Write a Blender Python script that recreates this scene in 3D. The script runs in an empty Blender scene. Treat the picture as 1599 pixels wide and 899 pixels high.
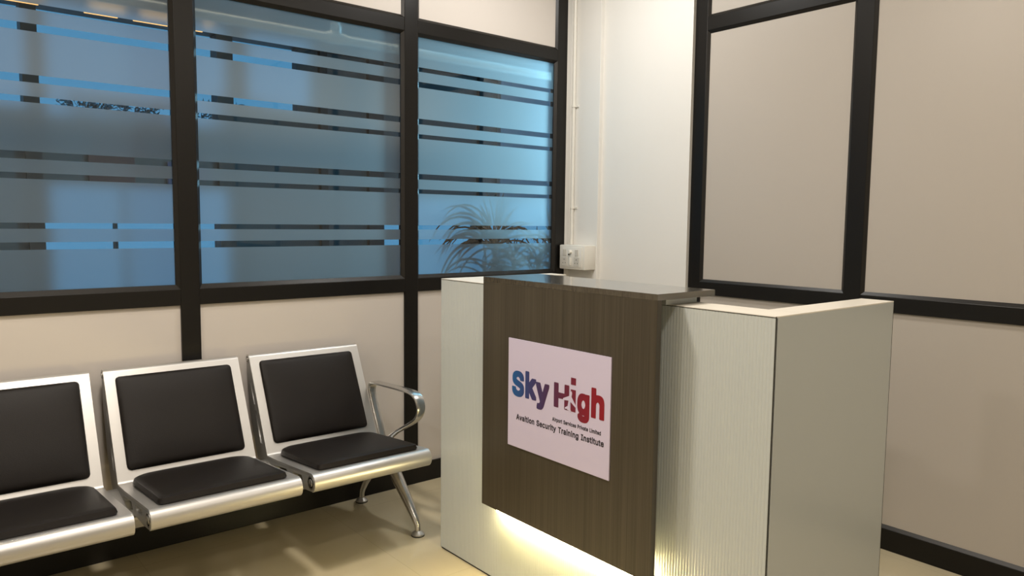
import bpy, bmesh, math, random
from mathutils import Vector, Matrix
random.seed(7)
scene = bpy.context.scene
COL = scene.collection
PI = math.pi

# ------------------------------------------------------------------ camera
def cam_axes(yaw, pit, rol):
    f = Vector((math.sin(yaw)*math.cos(pit), math.cos(yaw)*math.cos(pit), -math.sin(pit)))
    r = Vector((math.cos(yaw), -math.sin(yaw), 0)); u = r.cross(f)
    r2 = r*math.cos(rol) + u*math.sin(rol); u2 = -r*math.sin(rol) + u*math.cos(rol)
    return r2, u2, f
cd = bpy.data.cameras.new('camera'); cam = bpy.data.objects.new('camera', cd); COL.objects.link(cam)
r2, u2, f2 = cam_axes(0.69346527, 0.08801145, 0.01080022)
m = Matrix((r2, u2, -f2)).transposed().to_4x4(); m.translation = Vector((0, 0, 1.35))
cam.matrix_world = m
cd.sensor_width = 36; cd.lens = 1168.95/1599*36; cd.clip_start = 0.02
scene.camera = cam

# ------------------------------------------------------------------ world, lights, exposure
w = bpy.data.worlds.new('world'); scene.world = w; w.use_nodes = True
w.node_tree.nodes['Background'].inputs[0].default_value = (0.10, 0.34, 0.60, 1)
w.node_tree.nodes['Background'].inputs[1].default_value = 0.85
vs = scene.view_settings
vs.view_transform = 'Standard'; vs.look = 'None'; vs.gamma = 1.0; vs.exposure = 0.0; vs.use_curve_mapping = False
scene.cycles.use_denoising = True
scene.cycles.max_bounces = 12; scene.cycles.transparent_max_bounces = 12
scene.cycles.sample_clamp_indirect = 4.0
scene.cycles.caustics_reflective = False

def area(name, loc, size, power, color, rot=(0, 0, 0), sy=None, spread=None):
    d = bpy.data.lights.new(name, 'AREA'); d.energy = power; d.color = color
    d.shape = 'RECTANGLE' if sy else 'DISK'; d.size = size
    if sy: d.size_y = sy
    if spread: d.spread = spread
    o = bpy.data.objects.new(name, d); o.location = loc; o.rotation_euler = rot; COL.objects.link(o); return o
CEIL = 2.95
WARM = (1.0, 0.915, 0.81)
CLEAN = (1.0, 0.98, 0.94)
LAMPS = [  # x, y, radius, power, colour
    (2.35, 2.45, 0.13, 17, CLEAN),
    (2.25, 0.75, 0.13, 9, WARM),
    (0.60, 1.90, 0.15, 40, WARM),
    (0.30, 0.20, 0.13, 19, WARM),
    (-1.3, 1.6, 0.13, 26, WARM),
    (2.17, -1.0, 0.085, 14, WARM),
]
for i, (x, y, r, p, c) in enumerate(LAMPS):
    area('downlight_lamp', (x, y, CEIL-0.03), 2*r, p, c)
# daylight coming down the corridor behind the glass, from its window at the right end
o_ = area('corridor_daylight', (4.00, 3.92, 1.95), 0.35, 105, (0.36, 0.74, 0.95), (0, 0, 0), 1.3)
o_.rotation_euler = (Vector((2.5, 3.2, 1.75))-o_.location).to_track_quat('-Z', 'Y').to_euler()
area('corridor_top_fill', (3.3, 4.05, 2.9), 1.3, 22, (0.32, 0.74, 1.0), (math.radians(-38), 0, 0), 0.5)  # added fill above the view, brightens the top of the right pane
area('corridor_blue_fill', (0.7, 5.2, 2.95), 2.6, 5, (0.35, 0.72, 1.0), (0, 0, 0), 1.2)  # added broad blue fill for the film, no rooflight here
# added warm fill light, kept out of view, that brightens the pipe
area('corridor_pipe_fill', (1.15, 3.72, 2.95), 2.2, 2.2, (1.0, 0.80, 0.55), (math.radians(-20), 0, 0), 0.1, math.radians(28))

# ------------------------------------------------------------------ materials
def new_mat(name):
    m = bpy.data.materials.new(name); m.use_nodes = True
    nt = m.node_tree; b = nt.nodes['Principled BSDF']; return m, nt, b
def N(nt, t, **kw):
    n = nt.nodes.new(t)
    for k, v in kw.items(): setattr(n, k, v)
    return n
def mat(name, col, rough=0.5, metal=0.0, bump=0.0, bscale=200, var=0.0, vscale=3.0, coat=0.0, spec=0.5, stretch=None):
    m, nt, b = new_mat(name); L = nt.links
    b.inputs['Base Color'].default_value = (*col, 1); b.inputs['Roughness'].default_value = rough
    b.inputs['Metallic'].default_value = metal; b.inputs['Coat Weight'].default_value = coat
    b.inputs['Specular IOR Level'].default_value = spec
    tc = N(nt, 'ShaderNodeTexCoord'); mp = N(nt, 'ShaderNodeMapping'); L.new(tc.outputs['Object'], mp.inputs[0])
    if stretch: mp.inputs['Scale'].default_value = stretch
    if var:
        n = N(nt, 'ShaderNodeTexNoise'); n.inputs['Scale'].default_value = vscale; n.inputs['Detail'].default_value = 4
        L.new(mp.outputs[0], n.inputs['Vector'])
        mx = N(nt, 'ShaderNodeMix', data_type='RGBA')
        mx.inputs[6].default_value = (*[c*(1-var) for c in col], 1); mx.inputs[7].default_value = (*[min(1, c*(1+var)) for c in col], 1)
        L.new(n.outputs[0], mx.inputs[0]); L.new(mx.outputs[2], b.inputs['Base Color'])
    if bump:
        n = N(nt, 'ShaderNodeTexNoise'); n.inputs['Scale'].default_value = bscale; n.inputs['Detail'].default_value = 3
        L.new(mp.outputs[0], n.inputs['Vector'])
        bp = N(nt, 'ShaderNodeBump'); bp.inputs['Strength'].default_value = bump; bp.inputs['Distance'].default_value = 0.002
        L.new(n.outputs[0], bp.inputs['Height']); L.new(bp.outputs[0], b.inputs['Normal'])
    return m
M = {}
M['wall'] = mat('white_paint', (0.80, 0.78, 0.74), 0.6, bump=0.08, bscale=60, var=0.02)
M['ceiling'] = mat('ceiling_paint', (0.72, 0.70, 0.66), 0.8, var=0.02)
M['panel'] = mat('cream_laminate', (0.61, 0.56, 0.515), 0.42, var=0.02, vscale=2, bump=0.02, bscale=30)
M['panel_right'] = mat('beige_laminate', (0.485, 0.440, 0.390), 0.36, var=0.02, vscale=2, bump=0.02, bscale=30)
M['frame'] = mat('dark_bronze_aluminium', (0.0065, 0.0055, 0.0045), 0.34, metal=0.0, bump=0.02, bscale=300, spec=0.32)
M['bead'] = mat('bronze_glazing_bead', (0.012, 0.010, 0.008), 0.38, bump=0.02, bscale=300, spec=0.35)
M['gap'] = mat('dark_joint', (0.03, 0.028, 0.02), 0.8, var=0.1)
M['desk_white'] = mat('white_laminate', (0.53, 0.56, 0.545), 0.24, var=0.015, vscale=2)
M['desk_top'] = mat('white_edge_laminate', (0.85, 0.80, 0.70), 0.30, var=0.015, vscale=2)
M['alu'] = mat('brushed_aluminium', (0.53, 0.515, 0.495), 0.40, metal=0.85, bump=0.05, bscale=90, stretch=(1, 12, 12))
M['alu_side'] = mat('cast_aluminium', (0.33, 0.325, 0.31), 0.42, metal=0.45, bump=0.05, bscale=200)
M['chrome'] = mat('polished_aluminium', (0.55, 0.535, 0.51), 0.26, metal=0.95, bump=0.02, bscale=80)
M['leather'] = mat('black_leatherette', (0.0075, 0.0052, 0.0040), 0.50, spec=0.25, bump=0.25, bscale=500, var=0.15, vscale=12)
M['beam'] = mat('black_powder_coat', (0.02, 0.019, 0.018), 0.45, bump=0.03)
M['plastic'] = mat('white_plastic', (0.80, 0.77, 0.70), 0.35, var=0.01)
M['plastic_grey'] = mat('switch_plastic', (0.62, 0.585, 0.52), 0.35, var=0.02)
M['hole'] = mat('dark_hole', (0.04, 0.035, 0.03), 0.7, var=0.02)
M['rubber'] = mat('dark_rubber', (0.02, 0.02, 0.02), 0.8, var=0.05)
M['print_black'] = mat('printed_black', (0.022, 0.018, 0.025), 0.4, var=0.02)
M['board'] = mat('sign_board_white', (0.63, 0.565, 0.72), 0.33, var=0.01)
M['pvc'] = mat('pipe_plastic', (0.88, 0.82, 0.72), 0.4, var=0.02)
M['leaf'] = mat('dry_palm_leaf', (0.12, 0.065, 0.032), 0.6, var=0.4, vscale=9)
M['stem'] = mat('palm_stem', (0.16, 0.11, 0.07), 0.8, bump=0.5, bscale=60, var=0.3)
M['pot'] = mat('grey_pot', (0.22, 0.21, 0.20), 0.5, var=0.1)
M['far_dark'] = mat('far_dark_frame', (0.022, 0.020, 0.020), 0.5, var=0.1)
M['far_wall'] = mat('far_grey_wall', (0.10, 0.11, 0.115), 0.7, var=0.35, vscale=2)
M['far_pale'] = mat('far_pale_wall', (0.30, 0.34, 0.40), 0.7, var=0.1)
M['far_red'] = mat('far_maroon_board', (0.10, 0.035, 0.035), 0.6, var=0.1)
M['far_blue'] = mat('far_navy_board', (0.05, 0.07, 0.16), 0.6, var=0.1)
M['far_green'] = mat('far_green_foliage', (0.06, 0.16, 0.19), 0.8, var=0.6, vscale=9)

# laminate with fine vertical grain (front board and cap of the desk)
def grain(name, axis):
    m, nt, b = new_mat(name); L = nt.links
    tc = N(nt, 'ShaderNodeTexCoord'); mp = N(nt, 'ShaderNodeMapping'); L.new(tc.outputs['Object'], mp.inputs[0])
    mp.inputs['Scale'].default_value = (60, 330, 1.5) if axis == 'z' else (1.5, 330, 60)
    n = N(nt, 'ShaderNodeTexNoise'); n.inputs['Scale'].default_value = 1.0; n.inputs['Detail'].default_value = 3
    L.new(mp.outputs[0], n.inputs['Vector'])
    mp2 = N(nt, 'ShaderNodeMapping'); L.new(tc.outputs['Object'], mp2.inputs[0])
    mp2.inputs['Scale'].default_value = (10, 45, 0.6) if axis == 'z' else (0.6, 45, 10)
    n2 = N(nt, 'ShaderNodeTexNoise'); n2.inputs['Scale'].default_value = 1.0; n2.inputs['Detail'].default_value = 2
    L.new(mp2.outputs[0], n2.inputs['Vector'])
    ad = N(nt, 'ShaderNodeMath', operation='ADD'); L.new(n.outputs[0], ad.inputs[0])
    mu = N(nt, 'ShaderNodeMath', operation='MULTIPLY'); mu.inputs[1].default_value = 0.45; L.new(n2.outputs[0], mu.inputs[0]); L.new(mu.outputs[0], ad.inputs[1])
    cr = N(nt, 'ShaderNodeValToRGB'); e = cr.color_ramp.elements
    e[0].position = 0.42; e[0].color = (0.036, 0.027, 0.016, 1); e[1].position = 1.05; e[1].color = (0.082, 0.068, 0.045, 1)
    L.new(ad.outputs[0], cr.inputs[0]); L.new(cr.outputs[0], b.inputs['Base Color'])
    b.inputs['Roughness'].default_value = 0.36 if axis == 'z' else 0.24
    if axis == 'x': b.inputs['Coat Weight'].default_value = 0.9; b.inputs['Coat Roughness'].default_value = 0.12
    return m
M['grain'] = grain('dark_grain_laminate', 'z'); M['grain_top'] = grain('dark_grain_laminate_top', 'x')

# glossy floor tiles 0.6 m
def floor_mat():
    m, nt, b = new_mat('polished_floor_tile'); L = nt.links
    tc = N(nt, 'ShaderNodeTexCoord'); mp = N(nt, 'ShaderNodeMapping'); L.new(tc.outputs['Object'], mp.inputs[0])
    mp.inputs['Location'].default_value = (0.10, 0.13, 0)
    br = N(nt, 'ShaderNodeTexBrick'); br.offset = 0.0; br.squash = 1.0
    br.inputs['Scale'].default_value = 1.0; br.inputs['Mortar Size'].default_value = 0.0012; br.inputs['Mortar Smooth'].default_value = 0.1
    br.inputs['Brick Width'].default_value = 0.8; br.inputs['Row Height'].default_value = 0.8
    br.inputs['Color1'].default_value = (0.57, 0.495, 0.335, 1); br.inputs['Color2'].default_value = (0.545, 0.475, 0.325, 1)
    br.inputs['Mortar'].default_value = (0.47, 0.405, 0.275, 1)
    L.new(mp.outputs[0], br.inputs['Vector'])
    n = N(nt, 'ShaderNodeTexNoise'); n.inputs['Scale'].default_value = 3.5; n.inputs['Detail'].default_value = 6; n.inputs['Distortion'].default_value = 0.8
    L.new(tc.outputs['Object'], n.inputs['Vector'])
    mx = N(nt, 'ShaderNodeMix', data_type='RGBA', blend_type='MULTIPLY'); mx.inputs[0].default_value = 0.35
    cr = N(nt, 'ShaderNodeValToRGB'); cr.color_ramp.elements[0].color = (0.72, 0.68, 0.62, 1); cr.color_ramp.elements[1].color = (1.1, 1.08, 1.05, 1)
    L.new(n.outputs[0], cr.inputs[0]); L.new(br.outputs['Color'], mx.inputs[6]); L.new(cr.outputs[0], mx.inputs[7])
    L.new(mx.outputs[2], b.inputs['Base Color']); b.inputs['Roughness'].default_value = 0.16
    return m
M['floor'] = floor_mat()

# glass: clear bands and frosted film, switched by height
BANDS = [(1.229, 1.254), (1.301, 1.325), (1.482, 1.506), (1.556, 1.580), (1.755, 1.781), (1.830, 1.857), (2.011, 2.036), (2.084, 2.107)]
def clear_nodes(nt):
    L = nt.links
    tr = N(nt, 'ShaderNodeBsdfTransparent'); tr.inputs[0].default_value = (0.90, 0.94, 0.95, 1)
    gl = N(nt, 'ShaderNodeBsdfGlossy'); gl.inputs['Roughness'].default_value = 0.02
    lw = N(nt, 'ShaderNodeLayerWeight'); lw.inputs[0].default_value = 0.5   # thin sheet: same reflectance from both sides
    pw = N(nt, 'ShaderNodeMath', operation='POWER'); pw.inputs[1].default_value = 4.5; L.new(lw.outputs['Facing'], pw.inputs[0])
    fr = N(nt, 'ShaderNodeMath', operation='MULTIPLY_ADD'); fr.inputs[1].default_value = 0.92; fr.inputs[2].default_value = 0.045; L.new(pw.outputs[0], fr.inputs[0])
    mx = N(nt, 'ShaderNodeMixShader'); L.new(fr.outputs[0], mx.inputs[0]); L.new(tr.outputs[0], mx.inputs[1]); L.new(gl.outputs[0], mx.inputs[2])
    return mx
def glass_mats():
    m, nt, b = new_mat('clear_glass'); nt.nodes.remove(b)
    L = nt.links; out = nt.nodes['Material Output']; L.new(clear_nodes(nt).outputs[0], out.inputs[0])
    m2, nt, b = new_mat('frosted_film_with_clear_bands'); nt.nodes.remove(b); L = nt.links; out = nt.nodes['Material Output']
    c = clear_nodes(nt)
    rf = N(nt, 'ShaderNodeBsdfRefraction'); rf.inputs['Color'].default_value = (0.60, 0.67, 0.73, 1); rf.inputs['Roughness'].default_value = 0.42; rf.inputs['IOR'].default_value = 1.10
    tl = N(nt, 'ShaderNodeBsdfTranslucent'); tl.inputs[0].default_value = (0.80, 0.82, 0.82, 1)
    df = N(nt, 'ShaderNodeBsdfDiffuse'); df.inputs[0].default_value = (0.42, 0.46, 0.50, 1)
    gs = N(nt, 'ShaderNodeBsdfGlossy'); gs.inputs['Roughness'].default_value = 0.35; gs.inputs[0].default_value = (0.4, 0.4, 0.4, 1)
    a = N(nt, 'ShaderNodeMixShader'); a.inputs[0].default_value = 0.36; L.new(rf.outputs[0], a.inputs[1]); L.new(tl.outputs[0], a.inputs[2])
    d = N(nt, 'ShaderNodeMixShader'); d.inputs[0].default_value = 0.08; L.new(a.outputs[0], d.inputs[1]); L.new(df.outputs[0], d.inputs[2])
    fr = N(nt, 'ShaderNodeFresnel'); fr.inputs[0].default_value = 1.35
    g = N(nt, 'ShaderNodeMixShader'); L.new(fr.outputs[0], g.inputs[0]); L.new(d.outputs[0], g.inputs[1]); L.new(gs.outputs[0], g.inputs[2])
    tc = N(nt, 'ShaderNodeTexCoord'); sx = N(nt, 'ShaderNodeSeparateXYZ'); L.new(tc.outputs['Object'], sx.inputs[0])
    mr = N(nt, 'ShaderNodeMapRange'); mr.inputs[1].default_value = 1.0; mr.inputs[2].default_value = 2.4; L.new(sx.outputs['Z'], mr.inputs[0])
    cr = N(nt, 'ShaderNodeValToRGB'); cr.color_ramp.interpolation = 'CONSTANT'
    e = cr.color_ramp.elements; e[0].position = 0; e[0].color = (0, 0, 0, 1); e.remove(e[1])
    for z0, z1 in BANDS:
        a1 = e.new((z0-1)/1.4); a1.color = (1, 1, 1, 1); a2 = e.new((z1-1)/1.4); a2.color = (0, 0, 0, 1)
    L.new(mr.outputs[0], cr.inputs[0])
    f = N(nt, 'ShaderNodeMixShader'); L.new(cr.outputs[0], f.inputs[0]); L.new(g.outputs[0], f.inputs[1]); L.new(c.outputs[0], f.inputs[2])
    L.new(f.outputs[0], out.inputs[0])
    return m, m2
M['clear'], M['film'] = glass_mats()
def emis(name, col, s):
    m, nt, b = new_mat(name); b.inputs['Base Color'].default_value = (*col, 1)
    b.inputs['Emission Color'].default_value = (*col, 1); b.inputs['Emission Strength'].default_value = s; return m
M['led'] = emis('warm_led', (1.0, 0.84, 0.42), 210)
M['lamp_orange'] = emis('amber_tube', (1.0, 0.50, 0.16), 1.5)
M['lamp_face'] = emis('downlight_diffuser', (1.0, 0.9, 0.76), 3)
def logo_mat():
    m, nt, b = new_mat('logo_gradient_print'); L = nt.links
    tc = N(nt, 'ShaderNodeTexCoord'); sx = N(nt, 'ShaderNodeSeparateXYZ'); L.new(tc.outputs['Object'], sx.inputs[0])
    mr = N(nt, 'ShaderNodeMapRange'); mr.inputs[1].default_value = 1.915; mr.inputs[2].default_value = 1.487; L.new(sx.outputs['Y'], mr.inputs[0])
    cr = N(nt, 'ShaderNodeValToRGB'); e = cr.color_ramp.elements
    e[0].position = 0.0; e[0].color = (0.012, 0.105, 0.30, 1); e[1].position = 1.0; e[1].color = (0.27, 0.006, 0.015, 1)
    for p, c in ((0.22, (0.045, 0.045, 0.155)), (0.42, (0.075, 0.030, 0.085)), (0.6, (0.13, 0.018, 0.045)), (0.8, (0.22, 0.010, 0.025))):
        x = e.new(p); x.color = (*c, 1)
    L.new(mr.outputs[0], cr.inputs[0]); L.new(cr.outputs[0], b.inputs['Base Color']); b.inputs['Roughness'].default_value = 0.4
    return m
M['logo'] = logo_mat()

# ------------------------------------------------------------------ helpers
def tag(o, label=None, cat=None, group=None, kind=None):
    if label: o['label'] = label
    if cat: o['category'] = cat
    if group: o['group'] = group
    if kind: o['kind'] = kind
    return o
def empty(name, loc=(0, 0, 0), rz=0):
    o = bpy.data.objects.new(name, None); o.location = loc; o.rotation_euler = (0, 0, rz); o.empty_display_size = 0.1
    COL.objects.link(o); return o
def link(name, me, mats, parent=None, smooth=False):
    for mm in (mats if isinstance(mats, (list, tuple)) else [mats]): me.materials.append(mm)
    if smooth:
        me.polygons.foreach_set('use_smooth', [True]*len(me.polygons))
        try: me.set_sharp_from_angle(angle=math.radians(40))
        except Exception: pass
    o = bpy.data.objects.new(name, me); COL.objects.link(o)
    if parent:
        o.parent = parent; bpy.context.view_layer.update(); o.matrix_parent_inverse = parent.matrix_world.inverted()
    return o
class MB:
    def __init__(s): s.v = []; s.f = []; s.m = []
    def poly(s, vs, fs, mi=0):
        b = len(s.v); s.v += [tuple(v) for v in vs]; s.f += [[b+i for i in f] for f in fs]; s.m += [mi]*len(fs); return s
    def box(s, x0, x1, y0, y1, z0, z1, mi=0, bev=0.0):
        if bev <= 0:
            v = [(x, y, z) for x in (x0, x1) for y in (y0, y1) for z in (z0, z1)]
            return s.poly(v, [(0, 1, 3, 2), (4, 6, 7, 5), (0, 4, 5, 1), (2, 3, 7, 6), (0, 2, 6, 4), (1, 5, 7, 3)], mi)
        bm = bmesh.new(); bmesh.ops.create_cube(bm, size=1)
        for v in bm.verts: v.co = Vector(((x0+x1)/2+v.co.x*(x1-x0), (y0+y1)/2+v.co.y*(y1-y0), (z0+z1)/2+v.co.z*(z1-z0)))
        bmesh.ops.bevel(bm, geom=bm.edges[:], offset=bev, segments=2, affect='EDGES', profile=0.5)
        s.poly([v.co[:] for v in bm.verts], [[v.index for v in f.verts] for f in bm.faces], mi); bm.free(); return s
    def tube(s, pts, rad, n=12, mi=0, cap=True):
        pts = [Vector(p) for p in pts]; R = rad if isinstance(rad, (list, tuple)) else [rad]*len(pts)
        rings = []; t0 = (pts[1]-pts[0]).normalized(); up = Vector((0, 0, 1)) if abs(t0.z) < 0.9 else Vector((1, 0, 0))
        a = t0.cross(up).normalized()
        for i, p in enumerate(pts):
            t = (pts[min(i+1, len(pts)-1)]-pts[max(i-1, 0)]).normalized()
            a = (a - t*a.dot(t)).normalized(); b = t.cross(a)
            rings.append([p+(a*math.cos(2*PI*k/n)+b*math.sin(2*PI*k/n))*R[i] for k in range(n)])
        v = [q for r in rings for q in r]; f = []
        for i in range(len(pts)-1):
            for k in range(n): f.append((i*n+k, i*n+(k+1) % n, (i+1)*n+(k+1) % n, (i+1)*n+k))
        if cap: f.append(tuple(range(n-1, -1, -1))); f.append(tuple((len(pts)-1)*n+k for k in range(n)))
        return s.poly(v, f, mi)
    def lathe(s, c, prof, n=24, mi=0):   # prof: (radius, z)
        v = [(c[0]+r*math.cos(2*PI*k/n), c[1]+r*math.sin(2*PI*k/n), c[2]+z) for r, z in prof for k in range(n)]
        f = [(i*n+k, i*n+(k+1) % n, (i+1)*n+(k+1) % n, (i+1)*n+k) for i in range(len(prof)-1) for k in range(n)]
        f.append(tuple(range(n-1, -1, -1))); f.append(tuple((len(prof)-1)*n+k for k in range(n)))
        return s.poly(v, f, mi)
    def extrude_x(s, prof, x0, x1, mi=0):  # closed profile of (y,z)
        n = len(prof); v = [(x0, y, z) for y, z in prof]+[(x1, y, z) for y, z in prof]
        f = [(k, (k+1) % n, n+(k+1) % n, n+k) for k in range(n)]+[tuple(range(n-1, -1, -1)), tuple(range(n, 2*n))]
        return s.poly(v, f, mi)
    def build(s, name, mats, parent=None, smooth=False):
        me = bpy.data.meshes.new(name); me.from_pydata(s.v, [], s.f); me.validate()
        me.polygons.foreach_set('material_index', s.m)
        bm = bmesh.new(); bm.from_mesh(me); bmesh.ops.recalc_face_normals(bm, faces=bm.faces[:]); bm.to_mesh(me); bm.free()
        return link(name, me, mats, parent, smooth)
def struct(o): o['kind'] = 'structure'; return o
def curve_plate(name, loops, th, bev, mats, parent, matrix):  # 2D outlines (first outer, rest holes) with thickness
    cu = bpy.data.curves.new(name, 'CURVE'); cu.dimensions = '2D'; cu.fill_mode = 'BOTH'; cu.extrude = th/2; cu.bevel_depth = bev; cu.bevel_resolution = 1
    for lp in loops:
        sp = cu.splines.new('POLY'); sp.points.add(len(lp)-1)
        for p, q in zip(sp.points, lp): p.co = (q[0], q[1], 0, 1)
        sp.use_cyclic_u = True
    t = bpy.data.objects.new('tmp', cu); COL.objects.link(t); bpy.context.view_layer.update()
    me = bpy.data.meshes.new_from_object(t.evaluated_get(bpy.context.evaluated_depsgraph_get()))
    bpy.data.objects.remove(t); me.transform(matrix); me.materials.clear()
    return link(name, me, mats, parent)
# ------------------------------------------------------------------ room shell
Y1 = 3.203      # front face of the glazed partition
X2 = 3.144      # front face of the right partition
XL, YF = -2.6, -2.4
struct(MB().box(XL-0.1, 3.5, YF-0.1, 3.30, -0.12, 0.0).build('floor', M['floor']))
struct(MB().box(XL-0.1, 3.5, YF-0.1, 3.30, CEIL, CEIL+0.1).build('ceiling', M['ceiling']))
struct(MB().box(XL-0.1, XL, YF-0.1, 3.30, 0, CEIL).build('wall_left', M['wall']))
struct(MB().box(XL, 3.5, YF-0.1, YF, 0, CEIL).build('wall_front', M['wall']))
# plastered corner pier between the two partitions, with the slightly proud strip that carries the conduit
wc = MB().box(3.126, 3.30, 2.372, 3.245, 0, CEIL).box(3.100, 3.13, 2.978, 3.245, 0, CEIL, bev=0.002).box(3.058, 3.11, 3.206, 3.245, 0, CEIL)
struct(wc.build('wall_corner', M['wall']))

# --- glazed partition (along x)
muls = [(-2.6, -2.565), (-1.22, -1.143), (-0.158, -0.081), (0.904, 0.981), (1.968, 2.045), (2.985, 3.060)]
rails = [(0.995, 1.062), (2.268, 2.330)]
fm = MB()
for a, b in muls: fm.box(a, b, Y1, Y1+0.06, 0.0, CEIL, bev=0.0025)
for i in range(len(muls)-1):
    for z0, z1 in rails: fm.box(muls[i][1]-0.001, muls[i+1][0]+0.001, Y1+0.0005, Y1+0.06, z0, z1, bev=0.0025)
struct(fm.build('trim_1', M['frame']))
def bead_rect_y(mb, x0, x1, z0, z1, w=0.013, d=0.016, y=Y1, wb=None):
    # sloping glazing bead: starts at the frame's front edge and falls back to the glass
    o = [(x0, z0), (x1, z0), (x1, z1), (x0, z1)]; wb = wb or w
    i = [(x0+w, z0+wb), (x1-w, z0+wb), (x1-w, z1-w), (x0+w, z1-w)]
    v = [(p[0], y+0.001, p[1]) for p in o]+[(p[0], y+d, p[1]) for p in i]+[(p[0], y+0.03, p[1]) for p in i]+[(p[0], y+0.03, p[1]) for p in o]
    f = []
    for k in range(4):
        l = (k+1) % 4
        f += [(k, l, 4+l, 4+k), (4+k, 4+l, 8+l, 8+k), (8+k, 8+l, 12+l, 12+k), (12+k, 12+l, l, k)]
    mb.poly(v, f)
wnum = 0
for i in range(1, len(muls)-1):
    x0, x1 = muls[i][1], muls[i+1][0]
    wnum += 1
    we = struct(empty('window_%d' % wnum, ((x0+x1)/2, Y1+0.03, 1.062)))
    b = MB(); bead_rect_y(b, x0, x1, 1.062, 2.268, wb=0.017); b.build('glazing_bead', M['bead'], we)
    yb = Y1+0.022
    g = MB(); e = 0.004; a0, a1, c0, c1 = x0+e, x1-e, 1.062+e, 2.268-e
    v = [(x, y, z) for x in (a0, a1) for y in (yb, yb+0.006) for z in (c0, c1)]
    g.poly(v, [(0, 4, 5, 1)], 0); g.poly(v, [(0, 1, 3, 2), (4, 6, 7, 5), (2, 3, 7, 6), (0, 2, 6, 4), (1, 5, 7, 3)], 1)
    me = bpy.data.meshes.new('pane'); me.from_pydata([tuple(q) for q in v], [], [(0, 4, 5, 1), (0, 1, 3, 2), (4, 6, 7, 5), (2, 3, 7, 6), (0, 2, 6, 4), (1, 5, 7, 3)])
    me.polygons.foreach_set('material_index', [0, 1, 1, 1, 1, 1]); me.update()
    link('pane', me, [M['film'], M['clear']], we)
wb_ = struct(empty('wall_back', (0.2, Y1+0.03, 0)))
for i in range(0, len(muls)-1):
    x0, x1 = muls[i][1], muls[i+1][0]
    MB().box(x0-0.004, x1+0.004, Y1+0.012, Y1+0.03, 0.0, 1.0).build('panel', M['panel'], wb_)
    MB().box(x0-0.004, x1+0.004, Y1+0.012, Y1+0.03, 2.326, CEIL).build('panel', M['panel'], wb_)
    b = MB(); bead_rect_y(b, x0, x1, 2.330, CEIL, d=0.0115); b.build('glazing_bead', M['bead'], wb_)
MB().box(muls[0][1], muls[1][0], Y1+0.012, Y1+0.03, 1.05, 2.28).build('panel', M['panel'], wb_)
struct(MB().box(XL, 3.100, Y1-0.001, Y1+0.0125, 0.0, 0.102, bev=0.002).build('baseboard_back', M['frame']))

# --- right partition (along y)
stiles = [(2.300, 2.371), (1.482, 1.556), (0.10, 0.176), (-1.25, -1.174), (YF, YF+0.04)]
fm = MB()
for a, b in stiles: fm.box(X2, X2+0.06, a, b, 0.0, CEIL, bev=0.0025)
for i in range(len(stiles)-1):
    zz = [(0.995, 1.060)] + ([(2.296, 2.362)] if i == 0 else [])
    for z0, z1 in zz: fm.box(X2+0.0005, X2+0.06, stiles[i+1][1]-0.001, stiles[i][0]+0.001, z0, z1, bev=0.0025)
struct(fm.build('trim_2', M['frame']))
def bead_rect_x(mb, y0, y1, z0, z1, w=0.013, d=0.0115, x=X2):
    o = [(y0, z0), (y1, z0), (y1, z1), (y0, z1)]; i = [(y0+w, z0+w), (y1-w, z0+w), (y1-w, z1-w), (y0+w, z1-w)]
    v = [(x+0.001, *p) for p in o]+[(x+d, *p) for p in i]+[(x+0.03, *p) for p in i]+[(x+0.03, *p) for p in o]
    f = []
    for k in range(4):
        l = (k+1) % 4
        f += [(k, l, 4+l, 4+k), (4+k, 4+l, 8+l, 8+k), (8+k, 8+l, 12+l, 12+k), (12+k, 12+l, l, k)]
    mb.poly(v, f)
wr = struct(empty('wall_right', (X2+0.03, 1.0, 0)))
for i in range(len(stiles)-1):
    y0, y1 = stiles[i+1][1], stiles[i][0]
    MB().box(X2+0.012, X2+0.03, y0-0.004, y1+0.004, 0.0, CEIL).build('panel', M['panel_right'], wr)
    b = MB()
    if i == 0: bead_rect_x(b, y0, y1, 1.060, 2.296); bead_rect_x(b, y0, y1, 2.362, CEIL)
    else: bead_rect_x(b, y0, y1, 1.060, CEIL)
    b.build('glazing_bead', M['bead'], wr)
br = MB().box(X2-0.001, X2+0.0125, YF, 2.371, 0.0, 0.090, bev=0.002)
bs = MB().poly([(X2+0.001, YF, 0.088), (X2+0.001, 2.371, 0.088), (X2+0.0122, YF, 0.104), (X2+0.0122, 2.371, 0.104), (X2+0.0122, YF, 0.088), (X2+0.0122, 2.371, 0.088)],
               [(0, 1, 3, 2), (0, 2, 4), (1, 5, 3), (2, 3, 5, 4), (0, 4, 5, 1)])
bo = struct(br.build('baseboard_right', M['frame'])); bs.build('bead', M['bead'], bo)

# ------------------------------------------------------------------ corridor beyond the glass
CX0, CX1, CY0, CY1, CZ = -2.6, 5.2, 3.31, 6.9, 2.80
struct(MB().box(CX0, CX1+1.5, CY0-0.01, CY1, -0.12, -0.001).build('floor', M['far_wall']))
struct(MB().box(CX0, 4.9, CY0-0.01, CY1-0.2, 3.0, 3.1).build('ceiling', M['far_wall']))
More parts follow.
